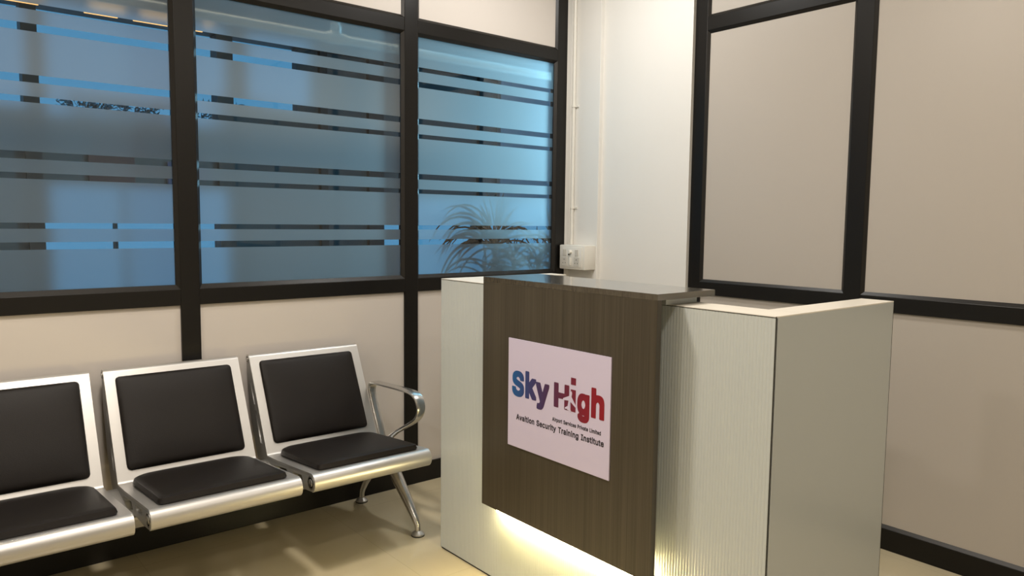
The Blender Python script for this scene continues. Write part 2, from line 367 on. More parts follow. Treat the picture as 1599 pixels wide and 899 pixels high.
# far side of the corridor: dark posts with daylight openings between them
fw = MB()
yb0, yb1 = 6.45, 6.55
fw.box(CX0, 0.86, yb0, yb1, 0.0, 2.10); fw.box(0.86, 2.16, yb0, yb1, 1.58, 2.06); fw.box(0.86, 2.16, yb0, yb1, 0.0, 0.55)
fw.box(2.16, 3.72, yb0, yb1, 0.0, 2.28); fw.box(3.72, 7.0, yb0, yb1, 1.57, 2.28); fw.box(3.72, 7.0, yb0, yb1, 0.0, 0.45); fw.box(2.85, 7.0, yb0, yb1, 2.28, 3.1)
struct(fw.build('wall_corridor', M['far_wall']))
ft = MB()
for a, b in ((0.78, 0.88), (2.14, 2.27), (3.05, 3.12), (3.54, 3.70), (4.85, 4.90)): ft.box(a, b, 6.40, 6.56, 0.0, 3.1)
for z0, z1 in ((2.86, 3.10),): ft.box(CX0, 7.0, 6.41, 6.56, z0, z1)
struct(ft.build('trim_3', M['far_dark']))
struct(MB().box(5.12, 7.0, 6.38, 6.44, 1.57, 3.1).build('wall_corridor_right', M['far_pale']))
# boards and shrubs seen in slivers through the clear bands
for x0, x1, z0, z1, k, lab, cat in [
        (1.18, 1.50, 1.62, 1.98, 'far_red', 'dark maroon board on the corridor wall behind the leftmost glass pane', 'board'),
        (1.74, 1.96, 1.62, 1.80, 'far_blue', 'small navy board on the corridor wall behind the leftmost glass pane', 'board')]:
    tag(MB().box(x0, x1, 6.42, 6.448, z0, z1, bev=0.004).build('wall_board', M[k]), lab, cat)
def shrub(name, cx, cy, z0, w, h, n, label):
    mb = MB(); rnd = random.Random(int(cx*100))
    for _ in range(n):
        p = Vector((cx+rnd.uniform(-w, w)/2, cy+rnd.uniform(-0.2, 0.2), z0+h*(1-rnd.random()**1.2*0.9)))
        s = rnd.uniform(0.018, 0.04); d = Vector((rnd.uniform(-1, 1), rnd.uniform(-1, 1), rnd.uniform(-.4, 1))).normalized()
        e = d.orthogonal().normalized()
        mb.poly([p-d*s, p+e*s*.4, p+d*s, p-e*s*.4], [(0, 1, 2, 3)])
    mb.tube([(cx, cy, 0), (cx, cy, z0+h*0.6)], [0.03, 0.015], 8)
    return tag(mb.build(name, M['far_green']), label, 'shrub')
shrub('garden_shrub', 1.55, 7.4, 1.6, 0.8, 0.75, 1500, 'dark green shrub outside the corridor window behind the leftmost glass pane')
shrub('garden_shrub', 2.55, 7.5, 1.7, 0.5, 0.75, 900, 'dark green shrub outside the corridor window behind the middle glass pane')
# plastic pipe along the corridor side of the glass, with a tee
pz, py = 2.228, 3.45
pp = MB().tube([(-2.5, py, pz), (4.6, py, pz)], 0.021, 16).tube([(1.716, py, pz), (1.716, py, 3.0)], 0.019, 16)
pe = empty('water_pipe', (1.716, py, pz)); tag(pe, 'cream plastic pipe with a tee running behind the tops of the glass panes', 'pipe')
pp.build('pipe_run', M['pvc'], pe, True)
MB().tube([(1.665, py, pz), (1.767, py, pz)], 0.028, 16).tube([(1.716, py, pz), (1.716, py, pz+0.06)], 0.027, 16).build('tee_fitting', M['pvc'], pe, True)
# amber tube lamps hung in a row across the corridor
for n_, (a, b) in enumerate([(0.42, 0.70), (0.925, 1.10), (1.185, 1.405), (1.545, 1.585)]):
    z = 2.535; t = empty('tube_lamp', ((a+b)/2, 5.0, z))
    tag(t, ['first amber tube lamp from the left in the top clear band of the glass', 'second amber tube lamp from the left in the top clear band of the glass',
            'long amber tube lamp just left of the first mullion in the top clear band', 'short amber tube lamp just right of the first mullion in the top clear band'][n_], 'lamp', 'amber tube lamps in the corridor')
    MB().tube([(a, 5.0, z), (b, 5.0, z)], 0.012, 10).build('tube', M['lamp_orange'], t, True)
    MB().box(a-0.006, b+0.006, 4.99, 5.01, z+0.012, z+0.03).build('fixture_body', M['far_dark'], t)
    MB().tube([((a+b)/2, 5.0, z+0.02), ((a+b)/2, 5.0, 3.0)], 0.003, 6).build('cord', M['far_dark'], t)

# ------------------------------------------------------------------ dry palms behind the right pane
def frond(mb, base, az, elev, length, droop, wid, rnd, n=9):
    # one narrow arching leaf blade, folded along its midrib
    d = Vector((math.cos(az)*math.cos(elev), math.sin(az)*math.cos(elev), math.sin(elev)))
    p = Vector(base); pts = [p.copy()]; dd = d.copy()
    for i in range(n):
        dd = (dd+Vector((0, 0, -droop*(i+1)/n))).normalized(); p = p+dd*length/n
        p.y = min(max(p.y, 3.262), 3.40); 
        pts.append(p.copy())
    v = []; f = []
    for i, q in enumerate(pts):
        t = (pts[min(i+1, n)]-pts[max(i-1, 0)]).normalized(); s = t.cross(Vector((0, 1, 0.3))).normalized()
        u = s.cross(t)
        wv = wid*math.sin(PI*(0.08+0.90*i/n))**0.7
        v += [q-s*wv, q+u*wv*0.5, q+s*wv]
    for i in range(n): f += [(3*i, 3*i+1, 3*i+4, 3*i+3), (3*i+1, 3*i+2, 3*i+5, 3*i+4)]
    for a in v:
        if a.y < 3.256: a.y = 3.256
    mb.poly(v, f)
pr_ = empty('potted_palm', (2.80, 3.47, 0)); tag(pr_, 'dry brown palm clump with drooping leaves in a planter behind the right glass pane', 'plant')
pm = MB().box(2.42, 3.14, 3.33, 3.62, 0.0, 0.42, bev=0.02).box(2.44, 3.12, 3.35, 3.60, 0.40, 0.425)
pm.build('planter', M['pot'], pr_)
rnd = random.Random(5)
def crown(cx, cy, cz, ups, arcs, Lu, La, left=0.5):
    MB().tube([(cx+0.02, 3.47, 0.40), (cx+0.015, 3.46, 0.8), (cx, cy+0.01, cz-0.15), (cx, cy, cz)], [0.020, 0.017, 0.015, 0.010], 8).build('stem', M['stem'], pr_, True)
    fo = MB()
    for k in range(ups):
        t = -1+2*(k+rnd.random())/ups; az = (0 if t > 0 else PI)+rnd.uniform(-.3, .3); el = math.radians(88-abs(t)*50)
        frond(fo, (cx+rnd.uniform(-.025, .025), cy, cz-rnd.uniform(0, .06)), az, el, Lu*rnd.uniform(.6, 1.1), 0.02+abs(t)*0.16, rnd.uniform(.0045, .008), rnd)
    for k in range(arcs):
        sg = -1 if rnd.random() < left else 1
        az = (0 if sg > 0 else PI)+rnd.uniform(-.35, .35); el = math.radians(rnd.uniform(5, 58))
        frond(fo, (cx+rnd.uniform(-.03, .03), cy, cz-rnd.uniform(0, .10)), az, el, La*rnd.uniform(.55, 1.12), rnd.uniform(.28, .55), rnd.uniform(.0045, .008), rnd)
    fo.build('foliage', M['leaf'], pr_)
crown(2.62, 3.315, 1.265, 24, 30, 0.27, 0.50, 0.76)
crown(2.56, 3.335, 1.13, 3, 14, 0.12, 0.30)
crown(2.76, 3.315, 1.14, 8, 15, 0.20, 0.30)
crown(2.96, 3.335, 1.14, 6, 13, 0.20, 0.26)
crown(3.09, 3.325, 1.23, 14, 14, 0.24, 0.26)

# ------------------------------------------------------------------ reception desk
desk = empty('reception_desk', (1.9, 1.75, 0))
tag(desk, 'white fluted reception desk with dark grained front board and underlit edge', 'reception desk')
DX, DY0, DY1, DH = 1.700, 1.009, 2.492, 1.120
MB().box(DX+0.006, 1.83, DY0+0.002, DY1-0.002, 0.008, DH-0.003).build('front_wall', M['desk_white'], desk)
# fluted skin of the front
pitch = 0.0100; v = []; n = int((DY1-DY0)/pitch); pitch = (DY1-DY0)/n; prof = []
for i in range(n):
    for t, d in ((0.0, 0.0009), (0.16, 0.0003), (0.36, 0.0), (0.64, 0.0), (0.84, 0.0003)):
        prof.append((DY0+(i+t)*pitch, DX+d))
prof.append((DY1, DX+0.0009))
v = [(x, y, 0.008) for y, x in prof]+[(x, y, DH-0.002) for y, x in prof]; k = len(prof)
v += [(DX+0.008, DY0, 0.008), (DX+0.008, DY1, 0.008), (DX+0.008, DY0, DH-0.002), (DX+0.008, DY1, DH-0.002)]
b = MB(); b.poly(v, [(i, i+1, k+i+1, k+i) for i in range(k-1)]+[(0, k, 2*k+2, 2*k), (k-1, 2*k+1, 2*k+3, 2*k-1), (2*k, 2*k+2, 2*k+3, 2*k+1)])
fs = b.build('fluted_panel', M['desk_white'], desk); fs['label'] = 'white vertically fluted skin'
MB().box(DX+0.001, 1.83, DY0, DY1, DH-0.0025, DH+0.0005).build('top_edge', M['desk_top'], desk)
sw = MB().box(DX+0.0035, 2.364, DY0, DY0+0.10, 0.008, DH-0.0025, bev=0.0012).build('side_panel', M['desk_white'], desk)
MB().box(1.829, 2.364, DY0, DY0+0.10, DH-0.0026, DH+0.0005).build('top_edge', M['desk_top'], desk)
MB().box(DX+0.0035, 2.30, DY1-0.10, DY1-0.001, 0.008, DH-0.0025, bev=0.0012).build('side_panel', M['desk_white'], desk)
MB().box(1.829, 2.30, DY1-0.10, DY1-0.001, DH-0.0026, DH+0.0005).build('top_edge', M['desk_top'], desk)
MB().box(1.82, 2.25, DY0+0.09, DY1-0.09, 0.735, 0.76, bev=0.002).build('worktop', M['desk_top'], desk)
# thin dark joints along the edges, as on the edge-banded boards
MB().box(DX+0.0005, DX+0.0035, DY0-0.0004, DY0+0.0012, 0.008, DH).box(2.3625, 2.3643, DY0-0.0004, DY0+0.001, 0.008, DH).box(DX-0.0003, DX+0.002, DY0, DY1, DH-0.0035, DH-0.0015).build('edge_joint', M['gap'], desk)
MB().box(DX+0.004, 2.36, DY0+0.004, DY0+0.09, 0.0, 0.009).box(DX+0.004, 1.82, DY0+0.004, DY1-0.004, 0.0, 0.009).box(DX+0.004, 2.29, DY1-0.095, DY1-0.004, 0.0, 0.009).build('plinth', M['gap'], desk)
# white mounting box behind the dark board, LED strip under it
BX, BY0, BY1, BZ0, BZ1 = 1.600, 1.305, 2.083, 0.338, 1.158
MB().box(1.619, DX+0.002, BY0+0.075, BY1-0.035, 0.366, 1.138).box(DX-0.02, 1.822, BY0+0.035, BY1-0.035, DH+0.0004, 1.139).build('mounting_box', M['desk_white'], desk)
MB().box(BX, BX+0.020, BY0, BY1, BZ0, BZ1-0.018, bev=0.0008).build('front_board', M['grain'], desk)
MB().box(BX, 1.862, BY0, BY1, BZ1-0.018, BZ1, bev=0.0008).build('cap_board', M['grain_top'], desk)
ld = MB().box(1.672, 1.681, BY0+0.055, BY1+0.004, 0.288, 0.298).build('led_strip', M['led'], desk); ld['label'] = 'glowing warm LED strip'
MB().box(1.681, DX+0.002, BY0+0.060, BY1, 0.286, 0.300).build('led_batten', M['desk_white'], desk)

# ------------------------------------------------------------------ sign on the desk
# letter outlines: advance | loops of x y in thousandths of the letter size
GLYPHS = {
    'A': '480|-2 -25,-10 -10,-8 22,176 526,182 534,286 535,294 534,301 526,384 302,487 22,486 -21,470 -26,374 -23,324 110,318 116,166 116,155 110,110 -18,102 -25|198 229,238 353,248 326,281 230,270 225,206 225',
    'I': '300|269 -26,21 -26,6 -18,8 78,21 83,85 83,91 86,92 94,91 422,85 426,13 427,5 438,6 526,13 534,45 535,277 535,286 534,294 526,292 430,277 426,213 426,209 422,210 86,285 82,293 78,294 -18,285 -25',
    'L': '393|42 -25,34 -10,35 526,42 534,50 535,122 535,142 534,150 526,151 302,151 86,378 82,387 70,386 -18,370 -26',
    'P': '445|42 -25,34 -10,35 526,42 534,50 535,242 535,298 529,354 510,386 486,416 446,430 406,434 366,429 286,410 239,386 208,354 184,307 166,242 160,154 160,150 -18,138 -26|154 268,151 278,154 425,250 424,274 416,290 404,308 382,317 350,310 318,294 294,274 279,250 271',
    'S': '447|148 -27,108 -15,74 5,42 37,21 77,12 125,14 157,28 163,124 161,137 125,156 101,183 85,220 77,260 83,284 95,307 117,317 141,308 158,276 181,108 236,62 269,35 309,26 365,33 429,52 470,83 501,116 521,172 537,220 542,268 539,292 536,340 520,372 500,396 475,420 429,427 389,424 357,412 352,316 354,303 389,280 413,252 426,220 431,188 424,169 413,153 397,144 373,156 354,188 333,332 288,380 262,399 245,417 221,430 189,434 133,429 85,411 45,384 13,340 -14,292 -30,236 -35',
    'T': '449|174 -25,167 -10,167 422,158 426,22 426,9 430,7 526,14 534,22 535,278 535,438 533,443 518,443 438,440 430,430 426,294 426,283 422,282 -18,270 -26',
    'a': '389|100 -28,74 -19,44 1,27 21,11 53,4 117,9 157,19 181,40 205,84 229,116 238,236 256,246 261,245 269,228 292,196 304,156 291,116 249,84 249,20 267,15 277,16 309,44 355,84 388,116 400,180 410,252 405,284 396,329 365,346 341,359 301,363 261,362 -19,348 -26,276 -26,244 -19,212 -30,172 -35|156 75,126 93,122 101,127 117,156 135,220 146,244 150,248 141,240 117,228 100,210 85,188 76',
    'c': '396|144 -28,96 -8,61 22,32 65,17 110,8 198,15 262,32 312,58 350,72 363,96 384,136 401,200 410,248 409,280 401,322 382,351 358,376 323,388 286,384 254,320 237,288 236,280 240,256 281,232 297,208 302,192 300,168 287,136 245,124 206,125 166,134 134,148 110,168 89,192 76,208 74,232 80,254 94,268 110,280 137,288 143,320 143,384 126,388 118,388 86,376 54,354 22,328 -2,280 -26,216 -34',
    'd': '424|136 -28,88 -6,56 23,32 62,12 134,8 198,14 262,30 310,53 350,96 387,136 404,184 410,245 406,280 393,285 406,285 518,288 530,296 535,384 535,392 533,397 526,397 -18,384 -26,304 -26,280 -15,248 -29,208 -34|192 76,168 89,143 118,125 166,124 206,132 238,152 273,184 297,216 300,244 286,274 246,283 214,284 174,274 134,256 103,221 78',
    'e': '404|144 -27,96 -8,61 22,32 65,14 118,8 182,13 254,31 310,57 350,96 384,144 404,216 410,248 408,286 398,312 386,339 366,366 334,384 294,395 230,397 158,392 146,132 142,135 126,152 101,171 86,200 75,216 73,248 84,264 98,288 130,320 131,376 118,390 110,391 102,389 70,374 38,355 14,312 -16,264 -31,224 -34|136 254,164 286,192 301,216 301,246 286,271 254,264 247,144 247',
    'g': '425|136 -170,112 -163,72 -142,41 -113,27 -89,25 -57,32 -44,80 -17,112 -14,120 -9,88 6,57 31,30 71,14 119,8 207,16 270,30 311,56 352,96 387,136 403,184 410,245 407,280 393,304 405,384 405,396 399,398 -25,392 -73,372 -113,344 -141,312 -160,264 -173,216 -177|184 -66,152 -50,121 -17,128 -13,184 -21,232 -19,280 -5,279 -25,262 -49,232 -66,200 -70|208 87,192 88,168 99,147 119,134 143,123 191,133 239,150 271,168 289,200 301,216 300,240 290,260 271,277 239,285 191,276 143,263 119,240 98',
    'i': '167|31 -23,27 -2,28 398,39 405,135 402,140 382,139 -18,127 -26|47 422,31 433,18 454,15 494,23 524,42 542,63 549,95 550,125 542,137 534,149 510,152 470,146 446,135 431,119 421,79 417',
    'm': '610|35 -25,27 -10,27 390,28 398,43 405,123 405,131 404,139 394,179 409,235 411,275 405,323 373,355 396,379 405,451 412,491 406,515 397,539 381,564 350,579 310,583 262,582 -18,571 -26,475 -23,470 -10,470 30,470 238,466 262,451 289,427 301,411 302,395 296,379 282,363 250,360 -18,347 -26,259 -26,251 -21,247 254,243 270,232 286,211 300,195 302,163 284,151 270,142 246,139 -18,123 -26',
    'n': '410|35 -25,27 -10,27 254,27 390,35 404,123 405,131 404,139 390,171 404,243 410,283 405,307 396,341 374,365 342,378 302,383 246,383 118,383 -10,379 -23,363 -26,275 -23,270 -10,270 222,265 254,251 279,227 297,203 301,187 295,162 278,151 262,142 238,139 -18,123 -26',
    'o': '415|144 -28,89 -2,61 22,32 65,14 118,8 174,15 262,36 318,58 350,96 384,144 404,176 408,216 410,264 405,322 382,357 350,384 310,401 262,406 206,400 112,384 67,366 38,354 22,320 -8,272 -27,224 -33|192 76,163 94,134 134,125 166,124 206,136 245,166 286,192 300,216 301,248 287,270 262,289 214,291 174,281 134,253 94,224 77',
    'p': '424|35 -168,27 -153,29 399,43 405,123 405,136 399,139 389,179 406,243 410,291 403,307 397,336 383,363 359,395 311,410 263,416 199,409 111,394 63,371 26,331 -9,291 -27,219 -34,179 -30,145 -17,140 -25,139 -161,123 -169|203 78,168 103,150 135,142 167,142 215,160 263,182 287,219 302,243 295,259 287,275 271,291 242,300 207,299 167,291 135,278 111,259 91,235 77',
    'r': '259|35 -25,27 -10,28 398,43 405,123 405,139 395,163 405,195 410,251 410,266 406,269 398,267 301,251 296,203 298,179 290,156 270,143 246,139 -18,123 -26',
    's': '365|114 -27,66 -8,29 30,20 46,11 78,11 110,16 118,82 133,114 131,128 102,143 86,178 73,218 84,237 102,234 110,218 122,90 160,50 185,30 214,25 238,21 286,27 326,42 353,62 374,98 395,130 406,170 410,241 406,290 387,322 361,338 336,348 310,348 270,338 264,282 251,250 252,218 294,186 305,154 294,139 278,146 267,162 257,290 220,330 191,350 158,356 126,357 94,350 54,332 22,314 3,274 -20,242 -30,194 -34',
    't': '227|180 -30,105 -22,68 1,52 26,39 82,39 298,-12 302,-20 314,-20 394,-12 404,28 405,39 410,40 490,52 497,124 497,140 497,151 490,152 410,156 405,220 404,230 394,228 306,220 302,153 298,153 98,162 82,172 78,212 80,226 74,238 18,236 -20,212 -28',
    'u': '410|123 -24,91 -11,66 9,44 41,31 81,27 137,27 385,30 401,43 405,123 405,131 404,139 396,140 153,146 121,161 97,185 81,211 79,242 97,260 121,270 161,273 401,299 405,371 405,380 401,383 -7,379 -23,283 -26,267 -12,235 -26,195 -31',
    'v': '389|143 -24,-7 358,-8 398,7 405,103 404,111 392,191 171,199 173,211 206,279 395,287 404,391 403,397 390,395 358,251 -18,239 -26',
    'y': '389|31 -165,22 -155,21 -131,36 -67,47 -60,98 -59,118 -35,131 -3,-7 357,-8 397,7 405,103 404,111 392,191 170,199 173,210 205,279 394,287 404,383 405,391 403,397 389,395 357,218 -99,198 -131,159 -160,135 -168,103 -171,63 -171',
    ' ': '280',
}
BIG = {
    'S': '447|152 -45,117 -37,77 -20,56 -5,28 25,16 45,7 65,1 90,-3 115,-3 150,-2 165,2 172,7 176,22 178,132 177,142 170,152 135,167 115,187 102,222 92,242 94,267 104,287 120,298 135,299 140,287 152,267 165,242 175,122 211,92 224,52 252,33 275,22 294,14 320,11 360,13 420,26 460,40 485,52 499,67 512,104 535,132 546,182 555,237 557,277 554,302 551,350 535,387 511,412 485,425 465,439 425,442 375,442 355,439 345,432 339,422 337,322 337,307 339,299 345,293 370,280 390,257 407,227 416,222 416,201 410,187 403,172 392,162 375,182 356,202 346,347 301,392 276,415 255,433 230,440 215,445 195,449 150,447 90,442 70,435 50,412 15,378 -15,352 -29,327 -38,272 -49,207 -50',
    'k': '381|22 -39,14 -31,12 -11,12 519,13 534,17 544,22 548,32 550,127 550,142 549,152 541,155 524,155 329,157 321,247 413,257 419,387 419,397 413,401 394,401 359,397 345,269 214,271 209,409 34,413 19,413 -16,412 -26,407 -36,397 -40,387 -41,277 -41,262 -38,157 93,155 89,155 -21,153 -31,149 -36,142 -40,127 -41,37 -41',
    'y': '389|31 -182,13 -176,9 -171,6 -161,6 -116,22 -56,26 -50,36 -46,86 -46,100 -31,112 -1,-22 349,-24 379,-22 409,-14 418,-4 420,101 420,116 417,123 409,191 221,196 216,211 257,266 409,271 416,291 420,396 419,407 414,412 399,410 349,244 -86,232 -111,214 -141,193 -161,171 -174,146 -182,121 -186,56 -186',
    'H': '517|29 -39,21 -31,19 -11,19 519,20 534,24 544,34 549,64 550,144 550,154 548,161 544,166 529,166 334,169 330,344 330,349 331,351 334,351 524,354 541,359 547,374 550,484 549,494 543,498 524,498 -11,497 -26,494 -34,489 -38,479 -41,379 -41,364 -40,354 -32,351 -16,351 189,349 191,169 191,166 189,166 184,166 -11,164 -31,159 -37,144 -41,44 -41',
    'g': '425|138 -187,103 -179,76 -167,60 -157,29 -127,11 -97,10 -52,13 -37,18 -31,61 -7,67 -2,44 18,33 33,17 58,7 83,-1 108,-6 143,-6 243,-1 273,6 298,28 346,45 368,78 398,103 411,148 423,218 425,253 422,278 415,293 420,393 420,403 418,408 414,411 408,413 388,413 -12,411 -57,407 -82,399 -102,385 -127,358 -154,323 -174,278 -187,248 -191,188 -192|193 -52,165 -37,223 -36,248 -35,248 -38,234 -47,208 -55|203 102,179 113,159 133,142 168,138 193,147 228,153 244,163 258,177 273,188 280,203 286,208 286,228 276,248 257,261 233,271 193,262 153,248 129,228 111',
    'h': '410|22 -39,14 -31,12 -11,12 519,13 534,17 544,27 549,37 550,132 550,147 547,153 539,155 529,156 419,207 425,267 424,312 414,342 398,357 384,370 369,387 334,396 289,398 254,398 -16,397 -26,392 -36,377 -41,277 -41,262 -37,257 -31,255 -11,255 229,251 244,244 259,227 277,212 285,192 278,177 268,164 249,156 224,155 -16,152 -32,147 -38,132 -41,37 -41',
}
def glyph_mesh(g):
    adv, *ls = g.split('|')
    if not ls: return int(adv)/1000, [], []
    cu = bpy.data.curves.new('g', 'CURVE'); cu.dimensions = '2D'; cu.fill_mode = 'BOTH'
    for l in ls:
        p = [tuple(int(q)/1000 for q in a.split()) for a in l.split(',')]
        sp = cu.splines.new('POLY'); sp.points.add(len(p)-1)
        for a, q in zip(sp.points, p): a.co = (q[0], q[1], 0, 1)
        sp.use_cyclic_u = True
    t = bpy.data.objects.new('tmp', cu); COL.objects.link(t); bpy.context.view_layer.update()
    me = bpy.data.meshes.new_from_object(t.evaluated_get(bpy.context.evaluated_depsgraph_get())); bpy.data.objects.remove(t)
    v = [tuple(q.co) for q in me.vertices]; f = [list(p.vertices) for p in me.polygons]; bpy.data.meshes.remove(me)
    return int(adv)/1000, v, f
CACHE = {}
def text_mesh(s, table):
    V, F, x = [], [], 0.0
    for ch in s:
        if (ch, id(table)) not in CACHE: CACHE[(ch, id(table))] = glyph_mesh(table[ch])
        adv, v, f = CACHE[(ch, id(table))]; b = len(V)
        V += [(p[0]+x, p[1], 0) for p in v]; F += [[b+i for i in q] for q in f]; x += adv+(0.035 if ch != ' ' else 0)
    return V, F
sign = empty('sign_board', (1.5975, 1.70, 0.78))
tag(sign, 'square white sign with blue to red lettering on the dark desk front', 'sign')
MB().box(1.5955, 1.5999, 1.465, 1.934, 0.593, 0.961, bev=0.0006).build('board', M['board'], sign)
def place_text(mb, s, yl, yr, z0, z1, table=None, x=1.5950, mi=0):
    v, f = text_mesh(s, table or GLYPHS)
    ax = min(p[0] for p in v); bx = max(p[0] for p in v); ay = min(p[1] for p in v); by = max(p[1] for p in v)
    mb.poly([(x, yl+(yr-yl)*(p[0]-ax)/(bx-ax), z0+(z1-z0)*(p[1]-ay)/(by-ay)) for p in v], f, mi)
lg = MB()
for ch, yl, yr, z0, z1 in (('S', 1.913, 1.851, 0.767, 0.855), ('k', 1.845, 1.790, 0.770, 0.861), ('y', 1.792, 1.728, 0.745, 0.834),
                           ('H', 1.706, 1.637, 0.769, 0.848), ('g', 1.601, 1.549, 0.744, 0.834), ('h', 1.542, 1.488, 0.768, 0.860)):
    place_text(lg, ch, yl, yr, z0, z1, BIG)
def quad(mb, pts, x): mb.poly([(x, y, z) for y, z in pts], [tuple(range(len(pts)))])
quad(lg, [(1.630, 0.769), (1.608, 0.769), (1.608, 0.838), (1.630, 0.838)], 1.5950)
quad(lg, [(1.630, 0.853), (1.608, 0.853), (1.608, 0.875), (1.630, 0.875)], 1.5950)
def flat(mb, name, mm):
    me = bpy.data.meshes.new(name); me.from_pydata(mb.v, [], mb.f)
    # thin raised print: extrude back to the board
    bm = bmesh.new(); bm.from_mesh(me)
    r = bmesh.ops.extrude_face_region(bm, geom=bm.faces[:])
    for e in r['geom']:
        if isinstance(e, bmesh.types.BMVert): e.co.x += 0.0004
    bmesh.ops.recalc_face_normals(bm, faces=bm.faces[:]); bm.to_mesh(me); bm.free()
    return link(name, me, mm, sign)
flat(lg, 'logo_lettering', M['logo'])
ap = MB()   # small aircraft silhouette cut into the H and i
def rot(pts, c, a, s):
    return [(c[0]-(p[0]*math.cos(a)-p[1]*math.sin(a))*s, c[1]+(p[0]*math.sin(a)+p[1]*math.cos(a))*s) for p in pts]
half = [(0, 1.0), (0.10, 0.86), (0.13, 0.45), (0.80, -0.05), (0.80, -0.25), (0.14, 0.02), (0.10, -0.55), (0.36, -0.78), (0.36, -0.92), (0, -0.80)]
outline = half+[(-x, y) for x, y in reversed(half[1:-1])]
tri = [(0, -0.0)]
pts = rot(outline, (1.634, 0.800), math.radians(-14), 0.034)
# fan as three convex pieces: fuselage, wings, tail
def sub(l): return rot(l, (1.634, 0.800), math.radians(-14), 0.034)
for i_, piece in enumerate(([(0, 1.0), (0.12, 0.8), (0.14, 0.0), (0.09, -0.9), (-0.09, -0.9), (-0.14, 0.0), (-0.12, 0.8)],
              [(0.10, 0.50), (0.85, -0.08), (0.85, -0.26), (0.10, 0.0)], [(-0.10, 0.50), (-0.10, 0.0), (-0.85, -0.26), (-0.85, -0.08)],
              [(0.05, -0.48), (0.40, -0.80), (0.40, -0.95), (0.05, -0.82)], [(-0.05, -0.48), (-0.05, -0.82), (-0.40, -0.95), (-0.40, -0.80)])):
    quad(ap, sub(piece), 1.5944-0.00002*i_)
flat(ap, 'aircraft_mark', M['board'])
tx = MB(); place_text(tx, 'Airport Services Private Limited', 1.7115, 1.500, 0.7185, 0.7345)
place_text(tx, 'Avaition Security Training Institute', 1.889, 1.4875, 0.6835, 0.7085)
flat(tx, 'small_print', M['print_black'])

# ------------------------------------------------------------------ bench
bench = empty('waiting_bench', (0.85, 2.85, 0))
tag(bench, 'aluminium three seat waiting bench with black padded cushions under the glass', 'bench')
SW = 0.510
def arc(cy, cz, r, a0, a1, n):
    return [(cy+r*math.cos(math.radians(a0+(a1-a0)*i/n)), cz+r*math.sin(math.radians(a0+(a1-a0)*i/n))) for i in range(n+1)]
SR, SB = (2.958, 0.378), (2.540, 0.382)   # seat rear corner, front roll centre
RR = 0.036
TB = (3.156, 0.752); TR = 0.021           # top roll
# front surface line of seat, then of back
seat_front = arc(SB[0], SB[1], RR, 250, 96, 16)       # from underneath, round the nose (towards -y) to the top
bdir = Vector((0.2, 0.375)).normalized()
def perp(p, q, d):
    t = Vector((q[0]-p[0], q[1]-p[1])).normalized(); return (-t.y*d, t.x*d)
inner_top = arc(TB[0], TB[1], TR, 152, -60, 12)
outer = seat_front + [(2.85, 0.3865), (2.952, 0.3800), (2.9555, 0.3815), (2.960, 0.389)] + inner_top
# plate: outer line, and back along the same line 9 mm inside
def offset(line, d):
    out = []
    for i, p in enumerate(line):
        a = Vector(line[max(i-1, 0)]); b_ = Vector(line[min(i+1, len(line)-1)]); t = (b_-a).normalized()
        out.append((p[0]+t.y*d, p[1]-t.x*d))
    return out
inner = offset(outer, 0.008)
shell = outer+inner[::-1]
def casting_outline():
    o = arc(SB[0], SB[1], RR-0.003, 250, 96, 12)+[(2.85, 0.382), (2.955, 0.376), (2.963, 0.389)]+arc(TB[0], TB[1], TR-0.003, 152, -40, 10)
    o += [(3.160, 0.62), (3.118, 0.47), (3.062, 0.345), (3.015, 0.300), (2.960, 0.290), (2.915, 0.295), (2.70, 0.342), (2.60, 0.343)]
    return o
holes = [[(2.885, 0.360), (2.905, 0.310), (2.825, 0.312), (2.800, 0.366)], [(2.780, 0.366), (2.805, 0.322), (2.735, 0.344), (2.715, 0.368)],
         [(3.020, 0.44), (3.095, 0.59), (3.105, 0.585), (3.055, 0.44)], [(3.090, 0.595), (3.098, 0.612), (3.135, 0.70), (3.140, 0.69), (3.110, 0.60)]]
holes = [[(2.890, 0.360), (2.765, 0.376), (2.738, 0.350), (2.859, 0.316)], [(2.712, 0.380), (2.622, 0.390), (2.612, 0.370), (2.693, 0.355)],
         [(3.000, 0.415), (3.066, 0.545), (3.082, 0.545), (3.032, 0.415)], [(3.076, 0.568), (3.126, 0.665), (3.134, 0.655), (3.094, 0.568)]]
MYZ = lambda x: Matrix(((0, 0, 1, x), (1, 0, 0, 0), (0, 1, 0, 0), (0, 0, 0, 1)))
